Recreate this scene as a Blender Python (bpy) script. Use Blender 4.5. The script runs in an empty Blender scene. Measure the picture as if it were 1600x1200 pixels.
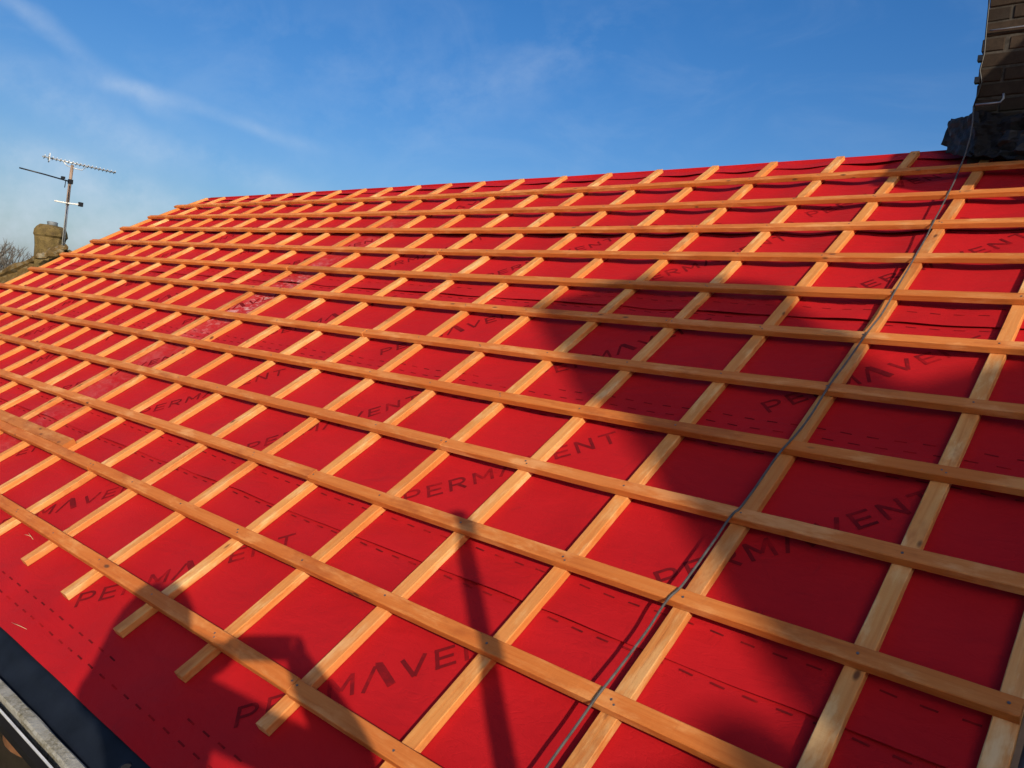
import bpy, bmesh, math, random
from mathutils import Vector, Matrix, noise
random.seed(7)
D = bpy.data
scene = bpy.context.scene
COL = scene.collection

# ------------------------------------------------------------------ roof frame
# roof coordinates: u along the ridge, v up the slope, h square to the roof
PITCH = math.radians(33.5)
CP, SP = math.cos(PITCH), math.sin(PITCH)
def W(u, v, h=0.0):
    return Vector((u, v*CP - h*SP, v*SP + h*CP))
def sm(a, b, x):
    t = max(0.0, min(1.0, (x-a)/(b-a))); return t*t*(3-2*t)
SC = [0.3369, 0.3076, 0.02686, 1.18787, 0.12753, 0.53155, -0.92128, -0.12231]
SB = [(2,0),(3,0),(1,1),(2,1),(0,2),(1,2),(2,2),(3,1)]
def sag(u, v):
    """the old roof is not flat: slow dips and humps of a few centimetres"""
    v = max(-4.2, min(0.45, v))
    lim = -7.7 + 5.4*max(0.0, min(1.0, (-v-1.2)/2.6))
    u = max(lim, min(1.6, u))
    U = (u+2)/4; V = v/2+1
    return 0.05*sum(a*U**m*V**n for a, (m, n) in zip(SC, SB))
def RW(u, v, h=0.0):
    return W(u, v, h + sag(u, v))

# ------------------------------------------------------------------ camera
cam_d = D.cameras.new('camera'); cam = D.objects.new('camera', cam_d); COL.objects.link(cam)
CR = [[0.7579923, -0.1239686, 0.6403745], [0.6023479, 0.5097083, -0.6143081], [-0.2502493, 0.8513690, 0.4610272]]
CPOS = (1.692182, -4.314875, 1.556801)
RX = Matrix.Rotation(PITCH, 3, 'X')
M3 = RX @ Matrix(CR)
CAM = RX @ Vector(CPOS)
cam.matrix_world = Matrix.Translation(CAM) @ M3.to_4x4()
F_PX = 1244.19
cam_d.sensor_width = 36.0; cam_d.lens = F_PX/1600*36.0
cam_d.clip_start = 0.02; cam_d.clip_end = 3000
scene.camera = cam
def at(px, py, depth):
    """world point seen at photo pixel (1600 x 1200) at a distance along the view axis"""
    return CAM + M3 @ Vector(((px-800)/F_PX, -(py-600)/F_PX, -1.0))*depth
FWD = M3 @ Vector((0, 0, -1)); RT = M3 @ Vector((1, 0, 0)); UPV = Vector((0, 0, 1))

# ------------------------------------------------------------------ sun, sky, exposure
SUN = Vector((0.750405, -0.549778, 0.366928)).normalized()
sun_d = D.lights.new('sun', 'SUN'); sun_d.energy = 4.4; sun_d.angle = math.radians(0.5); sun_d.color = (1.0, 0.875, 0.70)
sun = D.objects.new('sun', sun_d); COL.objects.link(sun)
sun.rotation_mode = 'QUATERNION'; sun.rotation_quaternion = SUN.to_track_quat('Z', 'Y'); sun.location = SUN*40
world = D.worlds.new('World'); scene.world = world; world.use_nodes = True
wn, wl = world.node_tree.nodes, world.node_tree.links
wn.clear()
w_out = wn.new('ShaderNodeOutputWorld'); w_bg = wn.new('ShaderNodeBackground'); w_bg.inputs['Strength'].default_value = 0.140
sky = wn.new('ShaderNodeTexSky'); sky.sky_type = 'NISHITA'; sky.sun_disc = False
sky.sun_elevation = math.asin(SUN.z); sky.sun_rotation = math.atan2(SUN.x, SUN.y)
sky.altitude = 0; sky.air_density = 1.0; sky.dust_density = 3.0; sky.ozone_density = 3.0
hs = wn.new('ShaderNodeHueSaturation'); hs.inputs['Saturation'].default_value = 1.36; hs.inputs['Hue'].default_value = 0.509; hs.inputs['Value'].default_value = 0.86; hs.inputs['Value'].default_value = 1.0
wl.new(sky.outputs[0], hs.inputs['Color'])
# thin cirrus
tc = wn.new('ShaderNodeTexCoord')
def wnode(t, **k):
    n = wn.new(t)
    for a, b in k.items(): setattr(n, a, b)
    return n
def dvec(px, py): return (M3 @ Vector(((px-800)/F_PX, -(py-600)/F_PX, -1.0))).normalized()
nz0 = wnode('ShaderNodeTexNoise'); nz0.inputs['Scale'].default_value = 5.0; nz0.inputs['Detail'].default_value = 3
wl.new(tc.outputs['Generated'], nz0.inputs['Vector'])
wsc = wnode('ShaderNodeVectorMath', operation='MULTIPLY_ADD'); wsc.inputs[1].default_value = (0.07, 0.07, 0.07); wsc.inputs[2].default_value = (-0.035, -0.035, -0.035)
wl.new(nz0.outputs['Color'], wsc.inputs[0])
warp = wnode('ShaderNodeVectorMath', operation='ADD'); wl.new(tc.outputs['Generated'], warp.inputs[0]); wl.new(wsc.outputs[0], warp.inputs[1])
def fibre(p1, p2, sc_):
    ax = (dvec(*p2)-dvec(*p1)).normalized()
    fb = wnode('ShaderNodeMapping'); fb.inputs['Rotation'].default_value = ax.to_track_quat('X', 'Z').inverted().to_euler(); fb.inputs['Scale'].default_value = sc_
    wl.new(tc.outputs['Generated'], fb.inputs['Vector'])
    fn = wnode('ShaderNodeTexNoise'); fn.inputs['Scale'].default_value = 1.0; fn.inputs['Detail'].default_value = 6; fn.inputs['Roughness'].default_value = 0.62
    wl.new(fb.outputs[0], fn.inputs['Vector']); return fn
fib_down, fib_up = fibre((-60, -30), (450, 215), (3.0, 16.0, 16.0)), fibre((330, 190), (1050, 60), (3.0, 16.0, 16.0))
def streak(p1, p2, width, lo, hi):
    a, b = dvec(*p1), dvec(*p2)
    n = a.cross(b).normalized(); mid = (a+b).normalized(); half = a.dot(mid)
    d = wnode('ShaderNodeVectorMath', operation='DOT_PRODUCT'); d.inputs[1].default_value = n
    wl.new(warp.outputs[0], d.inputs[0])
    ab = wnode('ShaderNodeMath', operation='ABSOLUTE'); wl.new(d.outputs['Value'], ab.inputs[0])
    mr = wnode('ShaderNodeMapRange', interpolation_type='SMOOTHSTEP')
    mr.inputs['From Min'].default_value = width; mr.inputs['From Max'].default_value = 0.0
    wl.new(ab.outputs[0], mr.inputs['Value'])
    d2 = wnode('ShaderNodeVectorMath', operation='DOT_PRODUCT'); d2.inputs[1].default_value = mid
    wl.new(tc.outputs['Generated'], d2.inputs[0])
    mr2 = wnode('ShaderNodeMapRange', interpolation_type='SMOOTHSTEP')
    mr2.inputs['From Min'].default_value = half - 0.012; mr2.inputs['From Max'].default_value = min(0.9995, half + 0.03)
    wl.new(d2.outputs['Value'], mr2.inputs['Value'])
    fr = wnode('ShaderNodeMapRange'); fr.inputs['From Min'].default_value = 0.32; fr.inputs['From Max'].default_value = 0.72
    fr.inputs['To Min'].default_value = lo; fr.inputs['To Max'].default_value = hi
    wl.new((fib_down if p2[1] > p1[1] else fib_up).outputs['Fac'], fr.inputs['Value'])
    m1 = wnode('ShaderNodeMath', operation='MULTIPLY'); wl.new(mr.outputs[0], m1.inputs[0]); wl.new(mr2.outputs[0], m1.inputs[1])
    m2 = wnode('ShaderNodeMath', operation='MULTIPLY'); wl.new(m1.outputs[0], m2.inputs[0]); wl.new(fr.outputs[0], m2.inputs[1])
    return m2
masks = [streak((-60, -30), (230, 160), 0.019, 0.06, 0.24), streak((170, 130), (450, 215), 0.013, 0.05, 0.22),
         streak((-200, 90), (90, 150), 0.035, 0.0, 0.26), streak((330, 190), (1050, 60), 0.13, -0.03, 0.09),
         streak((150, 200), (420, 280), 0.03, 0.0, 0.26), streak((-300, 330), (260, 350), 0.12, 0.16, 0.62), streak((350, 40), (760, 150), 0.05, -0.03, 0.08), streak((620, 210), (1000, 20), 0.05, -0.03, 0.08), streak((60, 250), (330, 330), 0.03, -0.02, 0.2)]
acc = masks[0]
for m_ in masks[1:]:
    s_ = wnode('ShaderNodeMath', operation='ADD'); wl.new(acc.outputs[0], s_.inputs[0]); wl.new(m_.outputs[0], s_.inputs[1]); acc = s_
vm = wnode('ShaderNodeMapping'); vm.inputs['Scale'].default_value = (2.2, 5.0, 7.0); vm.inputs['Rotation'].default_value = (0.3, 0.5, 0.6)
wl.new(tc.outputs['Generated'], vm.inputs['Vector'])
vn = wnode('ShaderNodeTexNoise'); vn.inputs['Scale'].default_value = 1.6; vn.inputs['Detail'].default_value = 8; vn.inputs['Roughness'].default_value = 0.62; vn.inputs['Distortion'].default_value = 0.8
wl.new(vm.outputs[0], vn.inputs['Vector'])
vr = wnode('ShaderNodeMapRange', interpolation_type='SMOOTHSTEP'); vr.inputs['From Min'].default_value = 0.42; vr.inputs['From Max'].default_value = 0.78; vr.inputs['To Max'].default_value = 0.075
wl.new(vn.outputs['Fac'], vr.inputs['Value'])
s_ = wnode('ShaderNodeMath', operation='ADD'); wl.new(acc.outputs[0], s_.inputs[0]); wl.new(vr.outputs[0], s_.inputs[1]); acc = s_
cl = wnode('ShaderNodeMath', operation='MINIMUM'); cl.inputs[1].default_value = 0.8; wl.new(acc.outputs[0], cl.inputs[0])
cl2 = wnode('ShaderNodeMath', operation='MAXIMUM'); cl2.inputs[1].default_value = 0.0; wl.new(cl.outputs[0], cl2.inputs[0])
mixc = wn.new('ShaderNodeMix'); mixc.data_type = 'RGBA'
mixc.inputs['B'].default_value = (4.6, 5.3, 6.2, 1)
wl.new(cl2.outputs[0], mixc.inputs['Factor']); wl.new(hs.outputs[0], mixc.inputs['A'])
wl.new(mixc.outputs['Result'], w_bg.inputs['Color']); wl.new(w_bg.outputs[0], w_out.inputs['Surface'])
cy = scene.cycles; cy.max_bounces = 5; cy.diffuse_bounces = 4; cy.glossy_bounces = 2; cy.transmission_bounces = 0; cy.caustics_reflective = False; cy.caustics_refractive = False
vs = scene.view_settings
vs.view_transform = 'Standard'; vs.look = 'None'; vs.gamma = 1.0; vs.use_curve_mapping = False; vs.exposure = 0.0

# ------------------------------------------------------------------ helpers
class MB:
    def __init__(s): s.v, s.f, s.uv, s.smooth = [], [], [], []
    def face(s, idx, uv=None, smooth=False):
        s.f.append(tuple(idx)); s.uv.append(uv); s.smooth.append(smooth)
    def add(s, pts):
        n = len(s.v); s.v += [Vector(p) for p in pts]; return list(range(n, n+len(pts)))
    def quad(s, a, b, c, d):
        i = s.add([a, b, c, d]); s.face(i, [(0,0),(1,0),(1,1),(0,1)])
    def hexa(s, p):   # 8 corners: bottom ring 0-3, top ring 4-7
        i = s.add(p)
        for q in ((3,2,1,0),(4,5,6,7),(0,1,5,4),(1,2,6,5),(2,3,7,6),(3,0,4,7)):
            s.face([i[k] for k in q])
    def box(s, c, d, M=None):
        hx, hy, hz = d[0]/2, d[1]/2, d[2]/2; c = Vector(c)
        ps = [Vector(k) for k in ((-hx,-hy,-hz),(hx,-hy,-hz),(hx,hy,-hz),(-hx,hy,-hz),(-hx,-hy,hz),(hx,-hy,hz),(hx,hy,hz),(-hx,hy,hz))]
        if M is not None: ps = [M @ p for p in ps]
        s.hexa([c+p for p in ps])
    def sweep(s, rings, uvs=None, cap=True, smooth=False, closed=True):
        """rings: lists of points of equal count"""
        ids = [s.add(r) for r in rings]; n = len(rings[0]); m = n if closed else n-1
        for a in range(len(rings)-1):
            for k in range(m):
                k2 = (k+1) % n
                uv = None
                if uvs: uv = [(uvs[0][a], uvs[1][k]), (uvs[0][a], uvs[1][k+1]), (uvs[0][a+1], uvs[1][k+1]), (uvs[0][a+1], uvs[1][k])]
                s.face([ids[a][k], ids[a][k2], ids[a+1][k2], ids[a+1][k]], uv, smooth)
        if cap and closed:
            for a, rev in ((0, True), (-1, False)):
                ring = ids[a] if not rev else ids[a][::-1]
                s.face(ring, [(0.013*k, 0.5+0.01*(k % 3)) for k in range(n)])
    def tube(s, path, r, n=8, smooth=True, taper=None):
        path = [Vector(p) for p in path]; rings = []
        up = Vector((0.12, 0.31, 0.94)).normalized(); px = None
        for i, p in enumerate(path):
            t = (path[min(i+1, len(path)-1)] - path[max(i-1, 0)]).normalized()
            x = (px - t*px.dot(t)) if px is not None else t.cross(up)
            if x.length < 1e-5: x = t.cross(Vector((1, 0, 0)))
            x.normalize(); y = t.cross(x); px = x
            rr = r if taper is None else r*taper[i]
            rings.append([p + (x*math.cos(2*math.pi*k/n) + y*math.sin(2*math.pi*k/n))*rr for k in range(n)])
        s.sweep(rings, smooth=smooth)
    def mesh(s, name):
        m = D.meshes.new(name); m.from_pydata([tuple(p) for p in s.v], [], s.f)
        uvl = m.uv_layers.new(name='UVMap')
        for pl, uv, sh in zip(m.polygons, s.uv, s.smooth):
            pl.use_smooth = sh
            if uv:
                for li, t in zip(pl.loop_indices, uv): uvl.data[li].uv = t
        m.update(); return m
    def build(s, name, mat, parent=None):
        o = D.objects.new(name, s.mesh(name)); COL.objects.link(o)
        o.data.materials.append(mat)
        if parent: o.parent = parent
        return o
def empty(name, loc=(0, 0, 0)):
    o = D.objects.new(name, None); COL.objects.link(o); o.location = loc; return o
def part(o, parent):
    """parent keeping world position (parent may sit away from the origin)"""
    o.parent = parent
    L = parent.location
    q = parent.parent
    if q is None and (L.length > 0): o.location = o.location - L
    return o
def tag(o, label=None, cat=None, group=None, kind=None):
    if label: o['label'] = label
    if cat: o['category'] = cat
    if group: o['group'] = group
    if kind: o['kind'] = kind
    return o

# ------------------------------------------------------------------ materials
class Mat:
    def __init__(s, name, rough=0.7, spec=0.3):
        s.m = D.materials.new(name); s.m.use_nodes = True
        s.n, s.l = s.m.node_tree.nodes, s.m.node_tree.links
        s.b = s.n['Principled BSDF']; s.b.inputs['Roughness'].default_value = rough
        s.b.inputs['Specular IOR Level'].default_value = spec
    def node(s, t, **k):
        n = s.n.new(t)
        for a, b in k.items(): setattr(n, a, b)
        return n
    def link(s, a, b): s.l.new(a, b)
    def coord(s, kind='Object', scale=(1,1,1), loc=None):
        t = s.node('ShaderNodeTexCoord'); mp = s.node('ShaderNodeMapping'); mp.inputs['Scale'].default_value = scale
        s.link(t.outputs[kind], mp.inputs['Vector'])
        if loc is not None: s.link(loc, mp.inputs['Location'])
        return mp.outputs[0]
    def noise(s, vec, scale=5, detail=4, rough=0.55, dist=0):
        n = s.node('ShaderNodeTexNoise'); n.inputs['Scale'].default_value = scale; n.inputs['Detail'].default_value = detail
        n.inputs['Roughness'].default_value = rough; n.inputs['Distortion'].default_value = dist
        s.link(vec, n.inputs['Vector']); return n.outputs['Fac']
    def ramp(s, fac, stops, interp='LINEAR'):
        r = s.node('ShaderNodeValToRGB'); r.color_ramp.interpolation = interp
        e = r.color_ramp.elements
        while len(e) < len(stops): e.new(0.5)
        for k, (p, c) in enumerate(stops):
            e[k].position = p; e[k].color = (*c, 1) if len(c) == 3 else c
        s.link(fac, r.inputs['Fac']); return r.outputs['Color']
    def mix(s, fac, a, b, mode='MIX'):
        m = s.node('ShaderNodeMix', data_type='RGBA', blend_type=mode)
        for nm, x in (('Factor', fac), ('A', a), ('B', b)):
            if hasattr(x, 'is_output'): s.link(x, m.inputs[nm])
            elif nm == 'Factor': m.inputs[nm].default_value = x
            else: m.inputs[nm].default_value = (*x, 1)
        return m.outputs['Result']
    def math(s, op, a, b=None, c=None):
        m = s.node('ShaderNodeMath', operation=op)
        for k, x in enumerate((a, b, c)):
            if x is None: continue
            if hasattr(x, 'is_output'): s.link(x, m.inputs[k])
            else: m.inputs[k].default_value = x
        return m.outputs[0]
    def maprange(s, v, a, b, c=0, d=1, smooth=True):
        m = s.node('ShaderNodeMapRange')
        if smooth: m.interpolation_type = 'SMOOTHSTEP'
        for nm, x in (('From Min', a), ('From Max', b), ('To Min', c), ('To Max', d)): m.inputs[nm].default_value = x
        s.link(v, m.inputs['Value']); return m.outputs[0]
    def bump(s, h, strength=0.3, dist=0.01, prev=None):
        b = s.node('ShaderNodeBump'); b.inputs['Strength'].default_value = strength; b.inputs['Distance'].default_value = dist
        s.link(h, b.inputs['Height'])
        if prev is not None: s.link(prev, b.inputs['Normal'])
        s.link(b.outputs[0], s.b.inputs['Normal']); return b.outputs[0]
    def color(s, c):
        if hasattr(c, 'is_output'): s.link(c, s.b.inputs['Base Color'])
        else: s.b.inputs['Base Color'].default_value = (*c, 1)

def wood_mat(name, dark, mid, light, grey=0.0):
    w = Mat(name, 0.72, 0.25)
    info = w.node('ShaderNodeObjectInfo')
    off = w.node('ShaderNodeCombineXYZ')
    r1 = w.math('MULTIPLY', info.outputs['Random'], 37.0); w.link(r1, off.inputs['X']); w.link(w.math('MULTIPLY', info.outputs['Random'], 3.7), off.inputs['Y'])
    w.link(w.math('MULTIPLY', info.outputs['Random'], 11.0), off.inputs['Z'])
    g = w.noise(w.coord('UV', (1.4, 34, 1), off.outputs[0]), 1.5, 4, 0.55, 1.0)
    fine = w.noise(w.coord('UV', (14, 260, 1), off.outputs[0]), 1.0, 3, 0.6)
    col = w.ramp(g, [(0.22, dark), (0.42, mid), (0.66, light), (0.85, mid)])
    col = w.mix(0.45, col, mid)
    col = w.mix(w.maprange(fine, 0.35, 0.8, 0, 0.16), col, dark)
    # sawn patches, damp stains and planer bruises
    blot = w.noise(w.coord('UV', (4.5, 14, 1), off.outputs[0]), 1.0, 5, 0.65)
    col = w.mix(w.maprange(blot, 0.49, 0.68, 0, 0.78), col, (light[0]*1.08, light[1]*1.32, light[2]*1.75))
    damp = w.noise(w.coord('UV', (2.3, 5, 1), off.outputs[0]), 1.0, 5, 0.7)
    col = w.mix(w.maprange(damp, 0.53, 0.68, 0, 0.55), col, (dark[0]*0.85, dark[1]*0.75, dark[2]*0.8))
    tint = w.ramp(info.outputs['Random'], [(0.0, (0.74, 0.66, 0.58)), (0.3, (1.0, 0.98, 0.95)), (0.5, (0.90, 0.78, 0.64)), (0.72, (1.06, 1.10, 1.20)), (0.88, (0.84, 0.78, 0.72)), (1.0, (1.05, 0.95, 0.82))])
    col = w.mix(1.0, col, tint, 'MULTIPLY')
    # wandering board-to-board tint along the length
    wand = w.noise(w.coord('UV', (0.9, 0.3, 1), off.outputs[0]), 1.0, 2, 0.5)
    col = w.mix(w.maprange(wand, 0.42, 0.68, 0, 0.35), col, (dark[0]*1.15, dark[1]*1.05, dark[2]))
    # knots
    kv = w.node('ShaderNodeTexVoronoi'); kv.inputs['Scale'].default_value = 1.0; w.link(w.coord('UV', (7.0, 15, 1), off.outputs[0]), kv.inputs['Vector'])
    kn = w.math('MULTIPLY', w.maprange(kv.outputs['Distance'], 0.16, 0.06), w.maprange(w.noise(w.coord('UV', (1.1, 6, 1), off.outputs[0]), 1.0, 1), 0.53, 0.57))
    col = w.mix(kn, col, (0.16, 0.06, 0.024))
    if grey: col = w.mix(grey, col, (0.36, 0.32, 0.27))
    w.color(col)
    saw = w.noise(w.coord('UV', (150, 24, 1), off.outputs[0]), 1.0, 3, 0.6)
    w.bump(w.math('ADD', w.math('ADD', g, w.math('MULTIPLY', fine, 0.6)), w.math('MULTIPLY', saw, 0.5)), 0.6, 0.002)
    return w.m
M_BAT = wood_mat('batten_timber', (0.40, 0.100, 0.019), (0.60, 0.180, 0.036), (0.70, 0.262, 0.068))
M_CB = wood_mat('counter_batten_timber', (0.50, 0.152, 0.036), (0.71, 0.292, 0.080), (0.79, 0.425, 0.145))
M_BOARD = wood_mat('board_timber', (0.32, 0.095, 0.022), (0.47, 0.16, 0.040), (0.55, 0.22, 0.065))
M_SCAF = wood_mat('scaffold_board_timber', (0.035, 0.026, 0.018), (0.06, 0.043, 0.03), (0.09, 0.065, 0.045), 0.04)

def felt_mat():
    f = Mat('red_underlay_membrane', 0.68, 0.12)
    uv = f.coord('UV')
    n1 = f.noise(uv, 2.2, 4, 0.55); n2 = f.noise(uv, 14, 5, 0.65); n3 = f.noise(uv, 420, 2, 0.6)
    col = f.ramp(n1, [(0.3, (0.405, 0.0074, 0.0108)), (0.7, (0.475, 0.0102, 0.0135))])
    col = f.mix(f.maprange(n2, 0.55, 0.80, 0, 0.35), col, (0.34, 0.010, 0.012))
    # scuff marks and grime smears
    sc = f.noise(f.coord('UV', (5, 1.4, 1)), 3.0, 6, 0.72, 0.9)
    col = f.mix(f.maprange(sc, 0.60, 0.74, 0, 0.34), col, (0.19, 0.014, 0.016))
    # mortar dust trodden in a track up the roof
    sep = f.node('ShaderNodeSeparateXYZ'); f.link(uv, sep.inputs[0])
    wob = f.math('MULTIPLY', f.math('SUBTRACT', f.noise(uv, 1.6, 2), 0.5), 0.30)
    du = f.math('ABSOLUTE', f.math('ADD', f.math('ADD', sep.outputs['X'], 3.10), wob))
    track = f.maprange(du, 0.34, 0.02)
    dn = f.noise(f.coord('UV', (6, 12, 1)), 2.2, 8, 0.74, 0.8)
    big = f.maprange(f.noise(uv, 2.6, 2), 0.40, 0.62)
    top = f.maprange(sep.outputs['Y'], -0.2, -0.5)
    core = f.math('MULTIPLY', f.maprange(du, 0.16, 0.02), f.maprange(f.math('ABSOLUTE', f.math('ADD', sep.outputs['Y'], 1.72)), 0.75, 0.1))
    dust = f.math('MULTIPLY', f.math('MULTIPLY', track, top), f.math('ADD', f.math('MULTIPLY', f.maprange(dn, 0.42, 0.72), 0.25), f.math('MULTIPLY', big, 0.10)))
    white = f.math('MULTIPLY', core, f.maprange(dn, 0.47, 0.70, 0, 0.7))
    col = f.mix(dust, col, (0.60, 0.20, 0.19)); col = f.mix(white, col, (0.72, 0.54, 0.50))
    # scattered pale specks of sawdust
    sp = f.noise(uv, 75, 2, 0.5); col = f.mix(f.maprange(sp, 0.79, 0.84, 0, 0.5), col, (0.60, 0.36, 0.22))
    f.color(col)
    f.b.inputs['Sheen Weight'].default_value = 0.04; f.b.inputs['Sheen Roughness'].default_value = 0.4
    f.b.inputs['Sheen Tint'].default_value = (1.0, 0.45, 0.45, 1)
    wr = f.noise(f.coord('UV', (2.4, 5.0, 1)), 1.8, 3, 0.5, 0.5)
    cr_ = f.noise(f.coord('UV', (1.3, 3.5, 1)), 4.5, 3, 0.5, 2.2); crease = f.maprange(f.math('ABSOLUTE', f.math('SUBTRACT', cr_, 0.5)), 0.0, 0.035)
    b1 = f.bump(wr, 0.45, 0.022); b2 = f.bump(crease, 0.16, 0.004, b1); f.bump(n3, 0.35, 0.0009, b2)
    return f.m
M_FELT = felt_mat()
pm = Mat('printed_ink', 0.8, 0.04); pn = pm.noise(pm.coord('Object'), 7, 6, 0.72)
pm.color(pm.ramp(pn, [(0.34, (0.125, 0.008, 0.011)), (0.50, (0.185, 0.0085, 0.012)), (0.64, (0.34, 0.009, 0.013))])); M_INK = pm.m
pm2 = Mat('printed_dash_ink', 0.8, 0.04); pn = pm2.noise(pm2.coord('Object'), 9, 4, 0.7)
pm2.color(pm2.ramp(pn, [(0.35, (0.11, 0.008, 0.010)), (0.52, (0.21, 0.009, 0.011)), (0.64, (0.39, 0.010, 0.011))])); M_DASH = pm2.m
def plain(name, col, rough=0.6, spec=0.3, var=0.25, scale=12, metal=0.0, bump=0.0):
    p = Mat(name, rough, spec); n = p.noise(p.coord('Object'), scale, 5, 0.62)
    lo = tuple(c*(1-var) for c in col); hi = tuple(min(1, c*(1+var)) for c in col)
    p.color(p.ramp(n, [(0.3, lo), (0.7, hi)])); p.b.inputs['Metallic'].default_value = metal
    if bump: p.bump(n, 0.5, bump)
    return p.m
M_NAIL = plain('galvanised_nail', (0.16, 0.15, 0.14), 0.45, 0.5, 0.3, 60, 0.6)
M_CABLE = plain('weathered_grey_cable', (0.09, 0.083, 0.076), 0.55, 0.4, 0.35, 40)
M_TRAY = plain('navy_plastic_tray', (0.009, 0.012, 0.019), 0.6, 0.15, 0.35, 9)
M_GUTW = plain('white_gutter_plastic', (0.62, 0.62, 0.60), 0.4, 0.45, 0.2, 20)
M_BLACK = plain('black_plastic', (0.012, 0.012, 0.014), 0.4, 0.4, 0.2)
M_LIGHT_BLOCK = plain('dark_light_block', (0.02, 0.016, 0.014), 0.9, 0.1)
M_LEAD = plain('dull_lead_sheet', (0.016, 0.015, 0.016), 0.62, 0.4, 0.45, 9, 0.0, 0.004)
M_BITU = plain('torn_black_felt', (0.013, 0.012, 0.013), 0.8, 0.2, 0.5, 14, 0.0, 0.004)
M_STEEL = plain('galvanised_steel', (0.30, 0.31, 0.32), 0.45, 0.5, 0.3, 18, 0.7)
M_ALU = plain('weathered_aluminium', (0.52, 0.53, 0.54), 0.4, 0.5, 0.2, 18, 0.5)
M_RUST = plain('rusty_mast', (0.24, 0.17, 0.13), 0.7, 0.3, 0.5, 7)
M_BLOCKER = plain('green_blocker_sheet', (0.03, 0.09, 0.06), 0.5, 0.4, 0.3, 3)  # for the added light-blocking sheet beside the chimney
def lichen_mat():
    p = Mat('lichened_concrete', 0.9, 0.15); c = p.coord('Object')
    n = p.noise(c, 70, 6, 0.75); b = p.noise(c, 11, 4, 0.6)
    col = p.ramp(n, [(0.34, (0.12, 0.105, 0.06)), (0.48, (0.25, 0.23, 0.17)), (0.64, (0.40, 0.38, 0.32))])
    col = p.mix(p.maprange(b, 0.42, 0.66, 0, 0.8), col, (0.43, 0.42, 0.37))
    p.color(col); p.bump(n, 0.9, 0.006); return p.m
M_LICH = lichen_mat()
def brick_mat(name, a, b, c):
    p = Mat(name, 0.88, 0.15); info = p.node('ShaderNodeObjectInfo')
    n = p.noise(p.coord('Object', (1, 1, 1)), 30, 6, 0.7)
    gl = p.node('ShaderNodeNewGeometry'); big = p.noise(gl.outputs['Position'], 5.0, 5, 0.6)
    col = p.ramp(info.outputs['Random'], [(0, a), (0.5, b), (1, c)])
    col = p.mix(p.maprange(n, 0.4, 0.7, 0, 0.6), col, tuple(k*0.45 for k in a))
    col = p.mix(p.maprange(big, 0.45, 0.65, 0, 0.6), col, tuple(k*0.5 for k in b))
    p.color(col); p.bump(n, 0.8, 0.004); return p.m
M_BRICK = brick_mat('sooty_brown_brick', (0.040, 0.029, 0.021), (0.053, 0.036, 0.025), (0.032, 0.025, 0.020))
M_MORT = plain('old_mortar', (0.060, 0.052, 0.044), 0.95, 0.1, 0.5, 30, 0, 0.003)
M_WALL = plain('buff_brick_wall', (0.33, 0.22, 0.15), 0.9, 0.15, 0.3, 6)
M_STONE = plain('red_brick_wall', (0.30, 0.14, 0.09), 0.9, 0.15, 0.3, 6)
M_GLASS = plain('dark_window_glass', (0.02, 0.025, 0.03), 0.08, 0.6, 0.1)
M_WHITE = plain('white_paint', (0.75, 0.75, 0.73), 0.5, 0.3, 0.06)
def moss_mat(name, a, b, c, sc=9):
    p = Mat(name, 0.95, 0.1); co = p.coord('Object'); n = p.noise(co, sc, 6, 0.7); k = p.noise(co, sc*4, 5, 0.7)
    col = p.ramp(n, [(0.34, a), (0.5, b), (0.66, c)]); col = p.mix(p.maprange(k, 0.5, 0.66, 0, 0.6), col, tuple(x*0.4 for x in a))
    p.color(col); p.bump(k, 0.9, 0.02); return p.m
M_MOSS = moss_mat('mossy_render', (0.085, 0.060, 0.030), (0.150, 0.108, 0.042), (0.19, 0.135, 0.065), 7)
M_TILE = moss_mat('mossy_roof_tile', (0.055, 0.04, 0.022), (0.15, 0.095, 0.035), (0.30, 0.27, 0.20), 6)
M_TILE2 = plain('brown_roof_tile', (0.17, 0.085, 0.055), 0.85, 0.2, 0.35, 4)
M_BARK = plain('grey_bark', (0.13, 0.115, 0.10), 0.9, 0.1, 0.3, 8)
M_GRASS = moss_mat('garden_grass', (0.05, 0.075, 0.02), (0.07, 0.10, 0.03), (0.09, 0.11, 0.045), 0.6)

# ------------------------------------------------------------------ ground
GZ = -5.1
g = MB(); R0 = 1500
for i in range(-6, 6):
    for j in range(-6, 6):
        a = R0/6
        g.quad((i*a, j*a, GZ), ((i+1)*a, j*a, GZ), ((i+1)*a, (j+1)*a, GZ), (i*a, (j+1)*a, GZ))
tag(g.build('ground', M_GRASS), kind='structure')

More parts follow.
